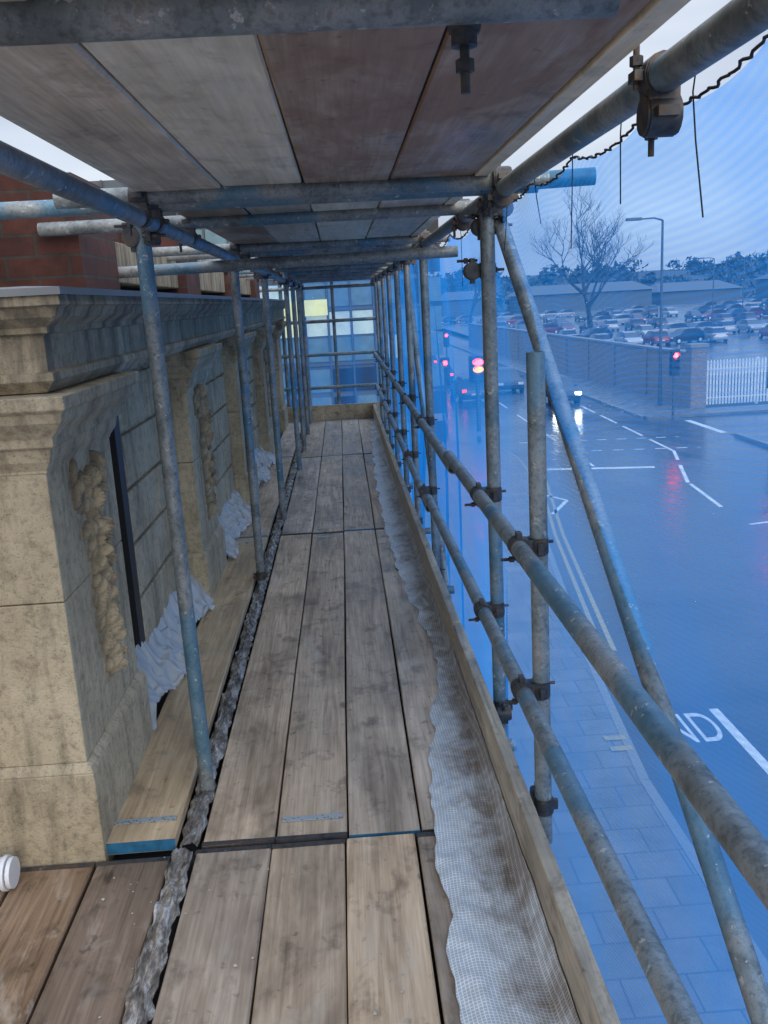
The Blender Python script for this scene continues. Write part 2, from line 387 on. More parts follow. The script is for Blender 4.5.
tube("guard_rail",(.455,-.7,.52),(.44,5.1,.45)); tube("guard_rail",(.44,5.05,.40),(.44,12.6,.45))
tube("ledger",(.45,-.7,-.10),(.45,12.6,-.10)); tube("ledger",(-.56,-.7,-.14),(-.56,12.6,-.14))
tube("brace",(.535,3.22,1.92),(.728,.72,-.25))
tube("brace",(.55,7.6,1.9),(.56,5.0,-.6))
TR=[1.08,2.60,2.78,3.4,4.9,5.45,6.3,7.2,8.1,9.,9.9,10.8,11.7,12.4]
for i,y in enumerate(TR):
    tube("transom",(-1.05 if i!=1 else -.75,y,1.89+U(-.003,.003)),(.315 if i==0 else .60,y+U(-.04,.04),1.888))
m=MB(); m.tube((.42,2.68,1.885),(.74,2.66,1.89),RT,20,hollow=True); m.obj("transom",M_bluep,SC,auto=True)
tube("transom",(-1.15,4.05,1.755),(.52,4.02,1.77))
for y in(-.5,1.0,3.1,5.,6.4,8.1,9.8,11.2,12.3): tube("transom",(-1.0,y,-.085),(.56,y,-.085))
for z in(.45,.9,1.35,1.8): tube("guard_rail",(-1.2,12.6,z),(.6,12.58,z))
for x in(-.8,-.1): tube("standard",(x,12.65,-4.2),(x,12.65,2.2))
cm=MB()
def coupler(p,a1,a2,side=1,s=.88):
    p=Vector(p);a1=Vector(a1).normalized();a2=Vector(a2).normalized(); n=a1.cross(a2).normalized()
    q=p+n*side*.052
    for c,a,o in((p,a1,-side),(q,a2,side)):
        cm.tube(c-a*.021,c+a*.021,RT+.0050,14)
        cm.tube(c-a*.025,c+a*.025,RT+.0028,14)
        b=a.cross(n).normalized(); 
        for sg in(1,-1):
            e=c+b*sg*(RT+.009)
            cm.obox(e,a,b,n,.015,.008,.007)
        e=c+b*(RT+.010)
        tip=e+n*o*.050
        cm.tube(e-n*o*.018,tip,.0048,8)
        cm.tube(e+n*o*.014,e+n*o*.027,.0095,6)
    cm.obox((p+q)/2,a1,a2,n,.022,.022,.010)
X=(1,0,0);Yv=(0,1,0);Zv=(0,0,1)
for y in RP:
    for z in(.905,.48): coupler((.44,y,z-(.04 if y>4 else 0)),Yv,Zv,1)
    coupler((.498,y,1.85),Zv,Yv,-1 )
    coupler((.45,y,-.08),Yv,Zv,1)
for z in(.909,.489): coupler((.444,2.345,z),Yv,Zv,1)
coupler((.503,2.35,.12),Zv,X,1)
for y,x in zip(LP,LX): coupler((x+.005,y+.02,1.80),Zv,Yv,1)
for y in TR[1:]:
    coupler((-.525,y,1.838),Yv,X,-1); coupler((.465,y,1.84),Yv,X,-1)
coupler((.500,3.05,.10),Zv,X,-1); coupler((.53,3.1,1.80),Zv,Yv,1); coupler((.50,3.1,1.66),Zv,Yv,1)
coupler((-.56,5.06,.06),Zv,X,1)
coupler((.472,1.36,1.868),Yv,X,1)
cm.tube((.155,1.08,1.875),(.155,1.08,1.80),.0055,8); cm.tube((.155,1.08,1.835),(.155,1.08,1.822),.0105,6); cm.tube((.155,1.08,1.875),(.155,1.08,1.848),.015,10)
cm.tube((.140,1.08,1.889),(.172,1.08,1.889),RT+.004,14)
cm.obj("couplers",M_coup,SC,auto=True)
# ------------------------------------------------------------------ ties, cords, wires
def wire(name,pts,r,mat,parent=None):
    c=bpy.data.curves.new(name,'CURVE'); c.dimensions='3D'; c.bevel_depth=r; c.bevel_resolution=2
    s=c.splines.new('POLY'); s.points.add(len(pts)-1)
    for i,p in enumerate(pts): s.points[i].co=(*p,1)
    o=bpy.data.objects.new(name,c); COL.objects.link(o); c.materials.append(mat)
    if parent:o.parent=parent
    return o
NE=empty("debris_netting")
TIES=[.5,1.15,1.6,2.1,2.55,2.95,3.6,4.4,5.3,6.2,7.1,8,9,10,11,12,13]
def nettop(y):
    for a,b in zip(TIES,TIES[1:]):
        if a<=y<b:
            t=(y-a)/(b-a); return 1.868-.07*(b-a)*4*t*(1-t)*.8
    return 1.868
pts=[]
for i in range(560):
    y=.5+i*.0075; pts.append((.535+.003*math.sin(i*1.4),y,nettop(y)+.0022*math.sin(i*.85)))
wire("edge_cord",pts,.0024,M_cord,NE)
for (y,l,dx,dy) in((1.40,.17,.00,-.05),(1.75,.11,.01,.03),(2.1,.20,-.03,-.10),(2.5,.10,.02,.02),(2.9,.15,-.02,-.04),(4.0,.2,.0,0)):
    q=[(.50,y-.03,1.895),(.53,y-.02,1.87),(.535,y,nettop(y)+.01),(.535+dx*.3,y+dy*.3,nettop(y)-l*.35),(.535+dx,y+dy,nettop(y)-l)]
    wire("cable_tie",q,.0013,M_cord,NE)
def addattr(o,name,vals):
    a=o.data.attributes.new(name,'FLOAT','POINT'); a.data.foreach_set("value",vals)
def sst(a,b,x):
    t=min(1,max(0,(x-a)/(b-a))); return t*t*(3-2*t)
NY,NZ=420,110
v=[];fc=[];de=[];ph=[]
for i in range(NY+1):
    y=-.35+13.3*i/NY
    for j in range(NZ+1):
        z=nettop(y)-(6.1)*(j/NZ)**1.3
        hang=1-math.exp(-(1.86-z)*2.2)
        grow=min(1,max(0,(y-2.4)/2.))
        fold=math.sin(y*9+1.8*math.sin(z*.9)+1.5*math.sin(y*2.3))
        x=.54+.045*hang*(1.2+math.sin(y*1.7+.6*z))
        x+=hang*(.006+.020*grow)*fold
        x+=.04*hang*noise.noise(Vector((y*.9,z*.7,0)))
        x+=.18*math.exp(-((y-1.1)/1.0)**2)*hang
        v.append((x,y,z))
        cre=noise.noise(Vector((y*3.2-z*1.6,z*.5+y*.4,11)))
        d=.45+.18*noise.noise(Vector((y*1.6,z*.5,7)))+.22*max(0,.25-abs(cre))*1.6-.06
        d+=-.08+.09*sst(1.8,.9,z)+.08*sst(.7,-1.0,z)+.22*sst(2.6,4.2,y)+.06*fold*grow
        de.append(d)
        ph.append(z*2*math.pi/.014+38*noise.noise(Vector((y*.8,z*.9,1)))+70*y+8*fold)
for i in range(NY):
    for j in range(NZ):
        a=i*(NZ+1)+j; fc.append((a,a+1,a+NZ+2,a+NZ+1))
o=new_obj("net_panel",v,fc,M_net,NE,True); addattr(o,"dens",de); addattr(o,"phase",ph)
v=[];fc=[];de=[]
for i in range(81):
    x=-1.6+2.3*i/80
    for j in range(41):
        z=2.0-6*j/40; v.append((x,12.95+.04*math.sin(x*5+z),z)); de.append(.30+.2*noise.noise(Vector((x*4,z,0))))
for i in range(80):
    for j in range(40):
        a=i*41+j; fc.append((a,a+1,a+42,a+41))
o=new_obj("net_panel",v,fc,M_net,NE,True); addattr(o,"dens",de); addattr(o,"phase",[0.]*len(v))
# ------------------------------------------------------------------ sheeting
def strip(name,ya,yb,xl,xr,zf,mat,nu=26,ny=500):
    v=[];fc=[];uv=[]
    for i in range(ny+1):
        y=ya+(yb-ya)*i/ny; a=xl(y); b=xr(y)
        for j in range(nu+1):
            u=j/nu; x=a+(b-a)*u; v.append((x,y,zf(x,y,u))); uv.append((x+.012*math.sin(y*4),y+.02*math.sin(x*20)))
    for i in range(ny):
        for j in range(nu):
            a=i*(nu+1)+j; fc.append((a,a+1,a+nu+2,a+nu+1))
    o=new_obj(name,v,fc,mat,None,True); l=o.data.uv_layers.new(name="UVMap")
    for p in o.data.polygons:
        for li in p.loop_indices: l.data[li].uv=uv[o.data.loops[li].vertex_index]
    return o
def lerp(tab,y):
    for (a,b),(c,d) in zip(tab,tab[1:]):
        if y<=c: return b+(d-b)*(y-a)/(c-a)
    return tab[-1][1]
edge=[(-1,.18),(1.6,.172),(2.1,.178),(2.6,.19),(3.1,.24),(3.7,.335),(4.2,.31),(5.0,.25),(6.2,.22),(8,.22),(10,.26),(12.3,.32)]
def xl(y): return lerp(edge,max(-1,y))+.022*noise.noise(Vector((y*6,0,3)))+.010*noise.noise(Vector((y*17,0,3)))+.006*math.sin(y*13)
def ridge(x,y,s): return max(0,.5-abs(noise.noise(Vector((x,y,s))))*2.2)
def zsh(x,y,u):
    nz=noise.noise(Vector((x*7,y*2.2,1)))*.010+ridge(x*9+y*3,y*5-x*6,4)*.014+ridge(x*20-y*6,y*11,9)*.006
    return .004+max(0,nz)+ (.05*max(0,u-.86)/.14)
strip("plastic_sheeting",-.6,12.3,xl,lambda y:lerp([(-1,.430),(3.7,.403),(12.5,.365)],y),zsh,M_sheet,34,900)
# crumpled polythene trapped flat in the joint between the inside board and the deck
def jl(c,w): return lambda y:c-w+.012*noise.noise(Vector((y*5,1,0)))+.010*noise.noise(Vector((y*19,2,0)))
def jr(c,w): return lambda y:c+w+.014*noise.noise(Vector((y*6,5,0)))+.010*noise.noise(Vector((y*23,7,0)))
strip("plastic_sheeting",-.6,2.44,jl(-.578,.030),jr(-.572,.030),lambda x,y,u:.002+.016*ridge(x*30+y*2,y*7,2)+.012*ridge(x*55,y*14-x*20,6)-.010*(1-math.sin(math.pi*u)),M_cloth,18,400)
strip("plastic_sheeting",2.46,11.8,jl(-.568,.026),jr(-.560,.030),lambda x,y,u:.007+.018*ridge(x*30+y*2,y*7,3)+.012*ridge(x*55,y*14-x*20,8)-.014*(1-math.sin(math.pi*u)),M_cloth,18,1000)
def cr(s): return lambda x,y,u:.035+.17*(1-u)**1.4*(1+.4*noise.noise(Vector((y*2,s,0))))+.05*noise.noise(Vector((x*6,y*4,s)))+.05*ridge(x*9+y*4,y*6,s)+.02*ridge(x*18-y*5,y*10,s)
strip("plastic_sheeting",3.2,4.74,lambda y:-.945,lambda y:-.79+.03*math.sin(y*7),cr(0),M_plastic,40,260)
strip("plastic_sheeting",5.5,7.04,lambda y:-.945,lambda y:-.78+.03*math.sin(y*7),cr(5),M_plastic,40,260)
strip("plastic_sheeting",7.8,9.34,lambda y:-.945,lambda y:-.78+.03*math.sin(y*7),cr(8),M_plastic,40,260)
m=MB()
for i in range(5): m.tube((-1.115+i*.016,2.34,.035),(-1.103+i*.016,2.34,.035),.050 if i%2 else .044,20)
m.obj("drain_pipe",M_wpaint,auto=True)
# ------------------------------------------------------------------ stone building
SB=empty("stone_building")
WX=-.83; RX=-.93
m=MB()
piers=[(2.46,3.15),(4.76,5.45),(7.06,7.75),(9.36,10.05),(11.66,12.35)]
m.box(-2.6,RX-.30,2.52,12.8,-4.4,1.66); 
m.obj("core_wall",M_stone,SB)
m=MB()
for a,b in piers:
    m.box(-2.5,WX,a,b,.80,1.20); m.box(-2.5,WX,a,b,.302,.797)
    m.loft(-2.5,WX,a,b,[(.022,.275),(.022,-.5)])
    m.loft(-2.5,WX,a,b,[(.0,.302),(.014,.29),(.022,.2752)])
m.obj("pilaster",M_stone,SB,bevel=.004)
m=MB()
for a,b in piers:
    m.loft(-2.48,WX,a,b,[(.105,1.385),(.105,1.35),(.092,1.34),(.085,1.315),(.062,1.29),(.045,1.27),(.045,1.247),(.03,1.24),(.022,1.205),(.004,1.178),(.004,1.17)])
m.obj("capital",M_stone,SB,bevel=.003)
m=MB()
m.loft(-2.46,WX,2.5,12.8,[(.02,1.652),(.118,1.645),(.122,1.615),(.11,1.61),(.10,1.585),(.075,1.568),(.062,1.56),(.062,1.545),(.045,1.54),(.045,1.445),(.06,1.44),(.06,1.42),(.03,1.388),(-.02,1.387)])
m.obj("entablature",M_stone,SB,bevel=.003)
m=MB(); m.loft(-2.0,WX,2.5,12.8,[(.0,1.668),(.127,1.659),(.128,1.640),(.125,1.640),(.124,1.6535)]); m.obj("lead_flashing",M_lead,SB)
m=MB()
for (a,b),(c,d) in zip(piers,piers[1:]):
    z=-.30; i=0
    while z<1.36:
        h=.235; e=.0 if i%2 else .14
        m.box(-1.22,RX,b+.575,c-.35-e,z,min(z+h-.018,1.382)); m.box(-1.22,RX+.004,c-.35-e+.016,c-.004,z,min(z+h-.018,1.382))
        z+=h; i+=1
    m.box(-1.225,RX-.012,b,b+.06,-.3,1.382)
    m.box(-1.225,RX-.024,b+.58,c-.002,-.3,1.38)
m.obj("jamb_block",M_stone,SB,bevel=.008)
m=MB(); 
for (a,b),(c,d) in zip(piers,piers[1:]): m.box(-1.20,-1.19,b+.06,b+.50,.0,1.38)
m.obj("window_glass",M_black,SB)
m=MB()
for (a,b),(c,d) in zip(piers,piers[1:]):
    m.box(-1.189,-.934,b+.485,b+.573,.02,1.38); m.box(-1.189,-1.15,b+.062,b+.10,.02,1.38); m.box(-1.189,-1.15,b+.10,b+.48,.7,.74)
m.obj("window_frame",M_frame,SB)
def carve(y0,y1,seed):
    rnd=random.Random(seed); cy=(y0+y1)/2+.02; bl=[]
    zt=1.15; zb=.45
    for i in range(170):
        t=rnd.random(); z=zt-(zt-zb)*t; w=.12*(1-.45*t) if t>.14 else .17
        if .20<t<.27: w*=.40
        dy=rnd.uniform(-w,w)
        bl.append((cy+dy,z,rnd.uniform(.010,.020),rnd.uniform(.024,.052),math.copysign(rnd.uniform(.3,1.1),dy),rnd.uniform(.03,.085)*(1-.6*abs(dy)/w)))
    NU,NV=84,200; v=[];fc=[];rel=[]
    for j in range(NV+1):
        z=zb-.05+(zt-zb+.08)*j/NV
        for i in range(NU+1):
            y=cy-.21+.42*i/NU; h=0
            for(by,bz,ra,rb,an,hh) in bl:
                dy=y-by;dz=z-bz
                if abs(dy)>.055 or abs(dz)>.055: continue
                c,s=math.cos(an),math.sin(an); p=(dy*c+dz*s)/ra; q=(-dy*s+dz*c)/rb; r=p*p+q*q
                if r<1: h=max(h,hh*math.sqrt(1-r)*(1-.4*math.exp(-(p*5)**2)))
            v.append((WX-.004+h,y,z)); rel.append(h)
    for j in range(NV):
        for i in range(NU):
            a=j*(NU+1)+i; fc.append((a,a+1,a+NU+2,a+NU+1))
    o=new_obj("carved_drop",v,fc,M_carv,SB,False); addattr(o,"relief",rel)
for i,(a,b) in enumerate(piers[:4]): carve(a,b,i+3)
m=MB()
for a in(3.45,5.75,8.05,10.35): m.box(-2.2,-.93,a,a+.55,1.67,2.085)
m.box(-2.2,-1.3,2.6,12.6,1.67,2.26)
m.obj("brick_parapet",M_brick,SB)
m=MB()
for a in(4.01,6.31,8.61): m.box(-1.29,-.98,a,a+1.73,1.72,1.90)
m.obj("parapet_coping",M_stone,SB,bevel=.006)
# ------------------------------------------------------------------ ground / road
m=MB(); m.add([(-900,-300,GZ-.13),(1200,-300,GZ-.13),(1200,1600,GZ-.13),(-900,1600,GZ-.13)],[(0,1,2,3)]); m.obj("ground",M_soil)
m=MB(); m.add([(-60,-60,GZ-.12),(15.6,-60,GZ-.12),(15.6,36,GZ-.12),(80,36,GZ-.12),(80,41,GZ-.12),(15.6,41,GZ-.12),(14.6,190,GZ-.12),(-60,190,GZ-.12)],[(0,1,2,3,4,5,6,7)]); m.obj("road",M_road)
kerb=[(3.3,-60),(3.35,10.),(3.75,14.4),(4.75,22.2),(6.05,30.3),(6.2,33.),(5.9,36),(4.2,38.),(-40,38.5)]
m=MB()
poly=[(-40,-60)]+kerb
m.add([(x,y,GZ) for x,y in poly]+[(x,y,GZ-.125) for x,y in poly],[tuple(range(len(poly)))]+[(i,i+len(poly),(i+1)%len(poly)+len(poly),(i+1)%len(poly)) for i in range(len(poly))])
m.obj("pavement",M_pave)
m=MB()
for (x0,y0),(x1,y1) in zip(kerb,kerb[1:]):
    d=Vector((x1-x0,y1-y0,0)); L=d.length; d.normalize(); nn=Vector((d.y,-d.x,0))
    m.obox(Vector(((x0+x1)/2,(y0+y1)/2,GZ-.055))+nn*.06,d,nn,Vector((0,0,1)),L/2,.062,.062)
m.box(13.9,14.05,42.,150,GZ-.12,GZ+.004); m.box(15.6,15.75,-60,35.5,GZ-.12,GZ+.004)
m.obj("kerb",M_kerb)
m=MB(); m.box(14.05,17.0,41.6,190,GZ-.12,GZ); m.box(15.75,22,-60,35.6,GZ-.12,GZ); m.box(17.0,60,41.6,43.5,GZ-.12,GZ); m.obj("pavement",M_pave)
RM=empty("road_markings")
zm=GZ-.116
def mark(pts,w,mat,dash=None):
    m=MB()
    for (x0,y0),(x1,y1) in zip(pts,pts[1:]):
        d=Vector((x1-x0,y1-y0,0)); L=d.length; d.normalize(); nn=Vector((d.y,-d.x,0))
        segs=[(0,L)] if not dash else [(a*(dash[0]+dash[1]),min(L,a*(dash[0]+dash[1])+dash[0])) for a in range(int(L/(dash[0]+dash[1]))+1)]
        for a,b in segs:
            if b<=a: continue
            P=Vector((x0,y0,zm)); A=P+d*a; B=P+d*b
            m.add([A-nn*w/2,A+nn*w/2,B+nn*w/2,B-nn*w/2],[(0,1,2,3)])
    return m.obj("line",mat,RM)
off=lambda o:[(x+o,y) for x,y in kerb[2:5]]
mark(off(.40),.09,M_yel); mark(off(.60),.09,M_yel)
mark([(5.12,-10),(5.10,12.0)],.14,M_white)
mark([(8.6,31),(8.9,60)],.1,M_white,(3,3))
mark([(10.25,24),(10.6,27.2)],.12,M_white)
mark([(10.15,22),(11.5,22.3)],.12,M_white)
mark([(10.6,27.4),(12.2,33),(12.7,50)],.12,M_white,(3,1))
mark([(6.6,31.),(10.5,30.2)],.3,M_white)
mark([(5.6,24.4),(6.4,26.),(5.6,27.5)],.12,M_white)
mark([(7.0,34.5),(13.4,33.5)],.12,M_white,(.4,.4)); mark([(7.1,37.),(13.6,36.2)],.12,M_white,(.4,.4))
mark([(15.6,36.5),(15.6,40.6)],.3,M_white)
m=MB()
for y in(10.75,11.05): m.box(3.22,3.52,y,y+.12,GZ+.008,GZ+.012)
m.obj("loading_mark",M_yel,RM)
tc=bpy.data.curves.new("END",'FONT'); tc.body="END"; tc.size=.55
to=bpy.data.objects.new("tmp_text",tc); COL.objects.link(to); bpy.context.view_layer.update()
me=bpy.data.meshes.new_from_object(to); bpy.data.objects.remove(to)
te=bpy.data.objects.new("lettering",me); COL.objects.link(te); te.parent=RM; te.location=(3.90,11.05,zm); te.scale=(.96,2.3,1); me.materials.clear(); me.materials.append(M_white)
# ------------------------------------------------------------------ boundary wall etc
m=MB()
def wallseg(x0,y0,x1,y1,h,th=.35):
    d=Vector((x1-x0,y1-y0,0)); L=d.length; d.normalize(); nn=Vector((d.y,-d.x,0)); c=Vector(((x0+x1)/2,(y0+y1)/2,0))
    m.obox(c+Vector((0,0,GZ+h/2)),d,nn,Vector((0,0,1)),L/2,th/2,h/2,0)
    m.obox(c+Vector((0,0,GZ+h+.06)),d,nn,Vector((0,0,1)),L/2,th/2+.05,.06,1)
    k=int(L/5.5)
    for i in range(k+1):
        p=Vector((x0,y0,0))+d*(L*i/max(1,k)); m.obox(p+Vector((0,0,GZ+h/2+.06)),d,nn,Vector((0,0,1)),.24,th/2+.07,h/2+.055,0)
wallseg(17.15,44.6,15.8,112,2.6)
for P in((17.25,43.9),): 
    m.box(P[0]-.38,P[0]+.38,P[1]-.38,P[1]+.38,GZ,GZ+2.95,0); m.box(P[0]-.45,P[0]+.45,P[1]-.45,P[1]+.45,GZ+2.952,GZ+3.12,1)
m.obj("brick_wall",mats=[M_wallbrick,M_kerb])
m=MB()
x=17.8
while x<27:
    m.box(x,x+.09,43.9,43.93,GZ+.1,GZ+2.2); m.add([(x,43.9,GZ+2.2),(x+.09,43.9,GZ+2.2),(x+.045,43.915,GZ+2.3)],[(0,1,2)]); x+=.16
m.box(17.7,27,43.94,43.98,GZ+.4,GZ+.46); m.box(17.7,27,43.94,43.98,GZ+1.8,GZ+1.86)
for x in(17.75,20.4,23.1,25.8): m.box(x-.06,x+.06,44.,44.12,GZ,GZ+2.3)
m.obj("palisade_fence",M_wpaint)
def street_lamp(x,y,h,arm):
    e=empty("street_lamp",(x,y,GZ)); m=MB()
    m.tube((0,0,0),(0,0,1.2),.11,12); m.tube((0,0,1.2),(0,0,h),.085,12,.055)
    m.tube((0,0,h),(-arm*.4,0,h+.12),.05,8,.04); m.tube((-arm*.4,0,h+.12),(-arm,0,h+.1),.04,8)
    m.box(-arm-.7,-arm+.02,-.16,.16,h+.04,h+.17)
    m.obj("column",M_pole,e,auto=True); return e
street_lamp(16.1,45.7,9.1,1.1); street_lamp(41,100,8.5,1.2); street_lamp(14.8,92,8,1); street_lamp(55,124,9,1.5); street_lamp(30,150,9,1.5)
def traffic_light(x,y,h=3.3,lit="R",rz=0,s=1.,lr=.11):
    e=empty("traffic_light",(x,y,GZ)); e.rotation_euler=(0,0,rz); e.scale=(s,s,1); m=MB(); m.tube((0,0,0),(0,0,h),.057,12); m.obj("pole",M_pole,e,auto=True)
    m=MB(); m.box(-.16,.16,-.22,-.06,h-1.0,h-.02); m.box(-.24,.24,-.062,-.05,h-1.1,h+.08)
    for i in range(3):
        z=h-.18-.31*i
        for k in range(8):
            a=math.pi*k/8; b=math.pi*(k+1)/8
            m.add([(.135*math.cos(a),-.221,z+.135*math.sin(a)),(.135*math.cos(b),-.221,z+.135*math.sin(b)),(.135*math.cos(b),-.40,z+.135*math.sin(b)),(.135*math.cos(a),-.40,z+.135*math.sin(a))],[(0,1,2,3)])
    m.obj("signal_head",M_frame,e)
    for i in range(3):
        z=h-.18-.31*i; m=MB(); m.tube((0,-.221,z),(0,-.235,z),lr,18)
        mt=M_black
        if i==0 and "R" in lit: mt=M_emR
        if i==1 and "A" in lit: mt=M_emA
        m.obj("lens",mt,e)
    return e
traffic_light(5.90,40.2,3.3,"RA",0,1.6,.145); traffic_light(5.0,45,3.0,"R"); traffic_light(14.75,40.1,3.1,"R"); traffic_light(15.25,31.6,3.3,"R",-.25)
traffic_light(8.3,73,3.2,"R")
# ------------------------------------------------------------------ cars
def carmesh(col,lights,kind=0):
    S=[(-2.1,.62,.42,.60,.60,.60),(-2.05,.80,.30,.78,.78,.70),(-1.85,.87,.24,.92,.94,.74),(-1.45,.89,.22,.95,1.40,.62),(-.9,.90,.22,.95,1.47,.64),(0,.90,.22,.94,1.47,.65),(.45,.90,.22,.93,1.40,.63),(1.15,.89,.22,.90,.92,.76),(1.7,.87,.24,.80,.82,.72),(2.0,.80,.28,.66,.67,.66),(2.1,.62,.38,.55,.55,.55)]
    v=[];fc=[];mi=[]
    for x,w,zb,zl,zt,wt in S:
        v+=[(-w*.93,x,zb),(-w,x,(zb+zl)/2),(-w*.97,x,zl),(-wt,x,zt),(wt,x,zt),(w*.97,x,zl),(w,x,(zb+zl)/2),(w*.93,x,zb)]
    for i in range(len(S)-1):
        cab=S[i][4]-S[i][3]>.2 or S[i+1][4]-S[i+1][3]>.2
        full=S[i][4]-S[i][3]>.2 and S[i+1][4]-S[i+1][3]>.2
        for k in range(8):
            l=(k+1)%8; fc.append((i*8+k,i*8+l,(i+1)*8+l,(i+1)*8+k))
            mi.append(1 if (k in(2,4) and cab) or (k==3 and cab and not full) else 0)
    fc.append(tuple(range(7,-1,-1))); mi.append(0); b=(len(S)-1)*8; fc.append(tuple(b+k for k in range(8))); mi.append(0)
    m=MB(); m.v=v; m.f=fc; m.m=mi
    for x in(-1.32,1.32):
        for s in(-1,1): m.tube((s*.70,x,.31),(s*.91,x,.31),.31,16,mi=2); m.tube((s*.905,x,.31),(s*.915,x,.31),.18,10,mi=3)
    for s in(-1,1):
        m.box(s*.62-.16,s*.62+.16,2.0,2.075,.56,.72,4); m.box(s*.66-.12,s*.66+.12,-2.075,-2.0,.66,.84,5)
        m.box(s*.95-.07,s*.95+.07,.75,.9,.92,1.03,0)
    m.box(-.26,.26,-2.115,-2.09,.5,.6,6)
    paint=bpy.data.materials.get("carpaint%s"%(col,)) or simple("carpaint%s"%(col,),col,.25,.2,.05)
    me=bpy.data.meshes.new("car_body"); me.from_pydata(m.v,[],m.f)
    for q in(paint,M_black,M_tyre,M_wpaint,M_emW if lights==1 else M_wpaint,M_emT if lights else M_tail,M_wpaint): me.materials.append(q)
    me.polygons.foreach_set("material_index",m.m); me.polygons.foreach_set("use_smooth",[True]*len(m.f)); me.set_sharp_from_angle(angle=math.radians(35)); me.update()
    return me
cols=[(.30,.30,.32),(.03,.03,.035),(.16,.17,.19),(.20,.03,.03),(.03,.05,.14),(.42,.42,.42),(.12,.13,.14),(.05,.05,.055),(.38,.38,.40)]
CM=[carmesh(c,0) for c in cols]
CL=carmesh((.05,.055,.07),1); CT=carmesh((.04,.045,.05),2)
def car(me,x,y,rz,name="parked_car",z=GZ):
    o=bpy.data.objects.new(name,me); COL.objects.link(o); o.location=(x,y,z); o.rotation_euler=(0,0,rz); return o
car(CL,11.75,50.5,math.pi+.12,"car",GZ-.12); car(CT,10.3,58,math.pi,"car",GZ-.12)
car(CT,6.9,66,0,"car",GZ-.12); car(CT,7.4,54,.05,"car",GZ-.12); car(CT,7.2,80,0,"car",GZ-.12)
m=MB(); m.add([(18.2,60,GZ-.1),(180,60,GZ-.1),(180,230,GZ+1),(18.2,230,GZ+1)],[(0,1,2,3)]); m.obj("car_park",M_road)
for ry in(92,104,124,140,162,186):
    x=21.+U(0,2)
    while x<115:
        if R()<.8: car(random.choice(CM),x+U(-.2,.2),ry+U(-.5,.5),random.choice((0,math.pi,math.pi/2+.3))+U(-.05,.05),z=GZ-.1+(ry-60)/170*1.1)
        x+=U(2.7,3.4)
m=MB()
for (x,y,w,d,h) in((48,240,34,20,5.2),(88,250,22,20,4.2),(30,270,16,20,5),(118,238,40,20,6.2),(170,260,50,20,5)):
    m.box(x,x+w,y,y+d,GZ,GZ+h,0); m.add([(x-1,y-1,GZ+h),(x+w+1,y-1,GZ+h),(x+w-2,y+d/2,GZ+h+2.4),(x+2,y+d/2,GZ+h+2.4)],[(0,1,2,3)],1); m.add([(x-1,y-1,GZ+h),(x+2,y+d/2,GZ+h+2.4),(x-1,y+d,GZ+h)],[(0,1,2)],1)
m.obj("warehouse",mats=[M_shed,M_pole])
def hh_(x): return 12+6*noise.noise(Vector((x*.008,0,0)))+min(10,max(0,(x-90)*.05))
v=[];fc=[]; NN=120
for i in range(NN+1):
    x=-300+1300*i/NN; h=hh_(x)
    for j,(yy,q) in enumerate(((330,0),(400,.6),(480,1),(600,.9))): v.append((x,yy,GZ+h*q+1*noise.noise(Vector((x*.03,yy*.03,0)))))
for i in range(NN):
    for j in range(3):
        a=i*4+j; fc.append((a,a+4,a+5,a+1))
new_obj("hill",v,fc,M_hazed,None,True)
m=MB()
for i in range(420):
    x=U(-60,520); y=U(320,480); h=hh_(x)
    gz=GZ+max(0,(y-330)/150)*h*.9-1; R0=U(5,9); H=U(5,9)
    for k in range(80):
        a=U(0,6.28); zz=gz+H*U(0,1); r=R0*math.sqrt(R())*math.sqrt(max(.05,1-((zz-gz)/H)**2))
        c=Vector((x+r*math.cos(a),y+r*math.sin(a),zz)); s=U(.9,2.2)
        m.add([c+Vector((U(-s,s),U(-s,s),U(-s,s))) for _ in range(3)],[(0,1,2)])
m.obj("distant_trees",M_hazed)
def bare_tree(x,y,H,seed):
    rnd=random.Random(seed); m=MB()
    def br(p,d,L,r,lv):
        q=p
        for s in range(3):
            d2=(d+Vector((rnd.uniform(-.18,.18),rnd.uniform(-.18,.18),rnd.uniform(-.02,.14)))).normalized()
            e=q+d2*L/3; m.tube(q,e,r*(1-s*.2),5 if lv<2 else 3,r*(1-(s+1)*.2),cap=False); 
            if lv<6 and s>0:
                for _ in range(1 if lv>0 else 2):
                    ax=Vector((rnd.uniform(-1,1),rnd.uniform(-1,1),rnd.uniform(-.1,.5))).normalized()
                    br(e,(d2*.75+ax*.75).normalized(),L*rnd.uniform(.6,.78),r*.58,lv+1)
            q=e; d=d2
        if lv<6: br(q,(d+Vector((rnd.uniform(-.3,.3),rnd.uniform(-.3,.3),.1))).normalized(),L*.75,r*.55,lv+1)
    br(Vector((0,0,0)),Vector((0,0,1)),H*.33,H*.025,0)
    o=m.obj("bare_tree",M_bark); o.location=(x,y,GZ); return o
bare_tree(31.5,115,17.5,4); bare_tree(24,170,13,9)
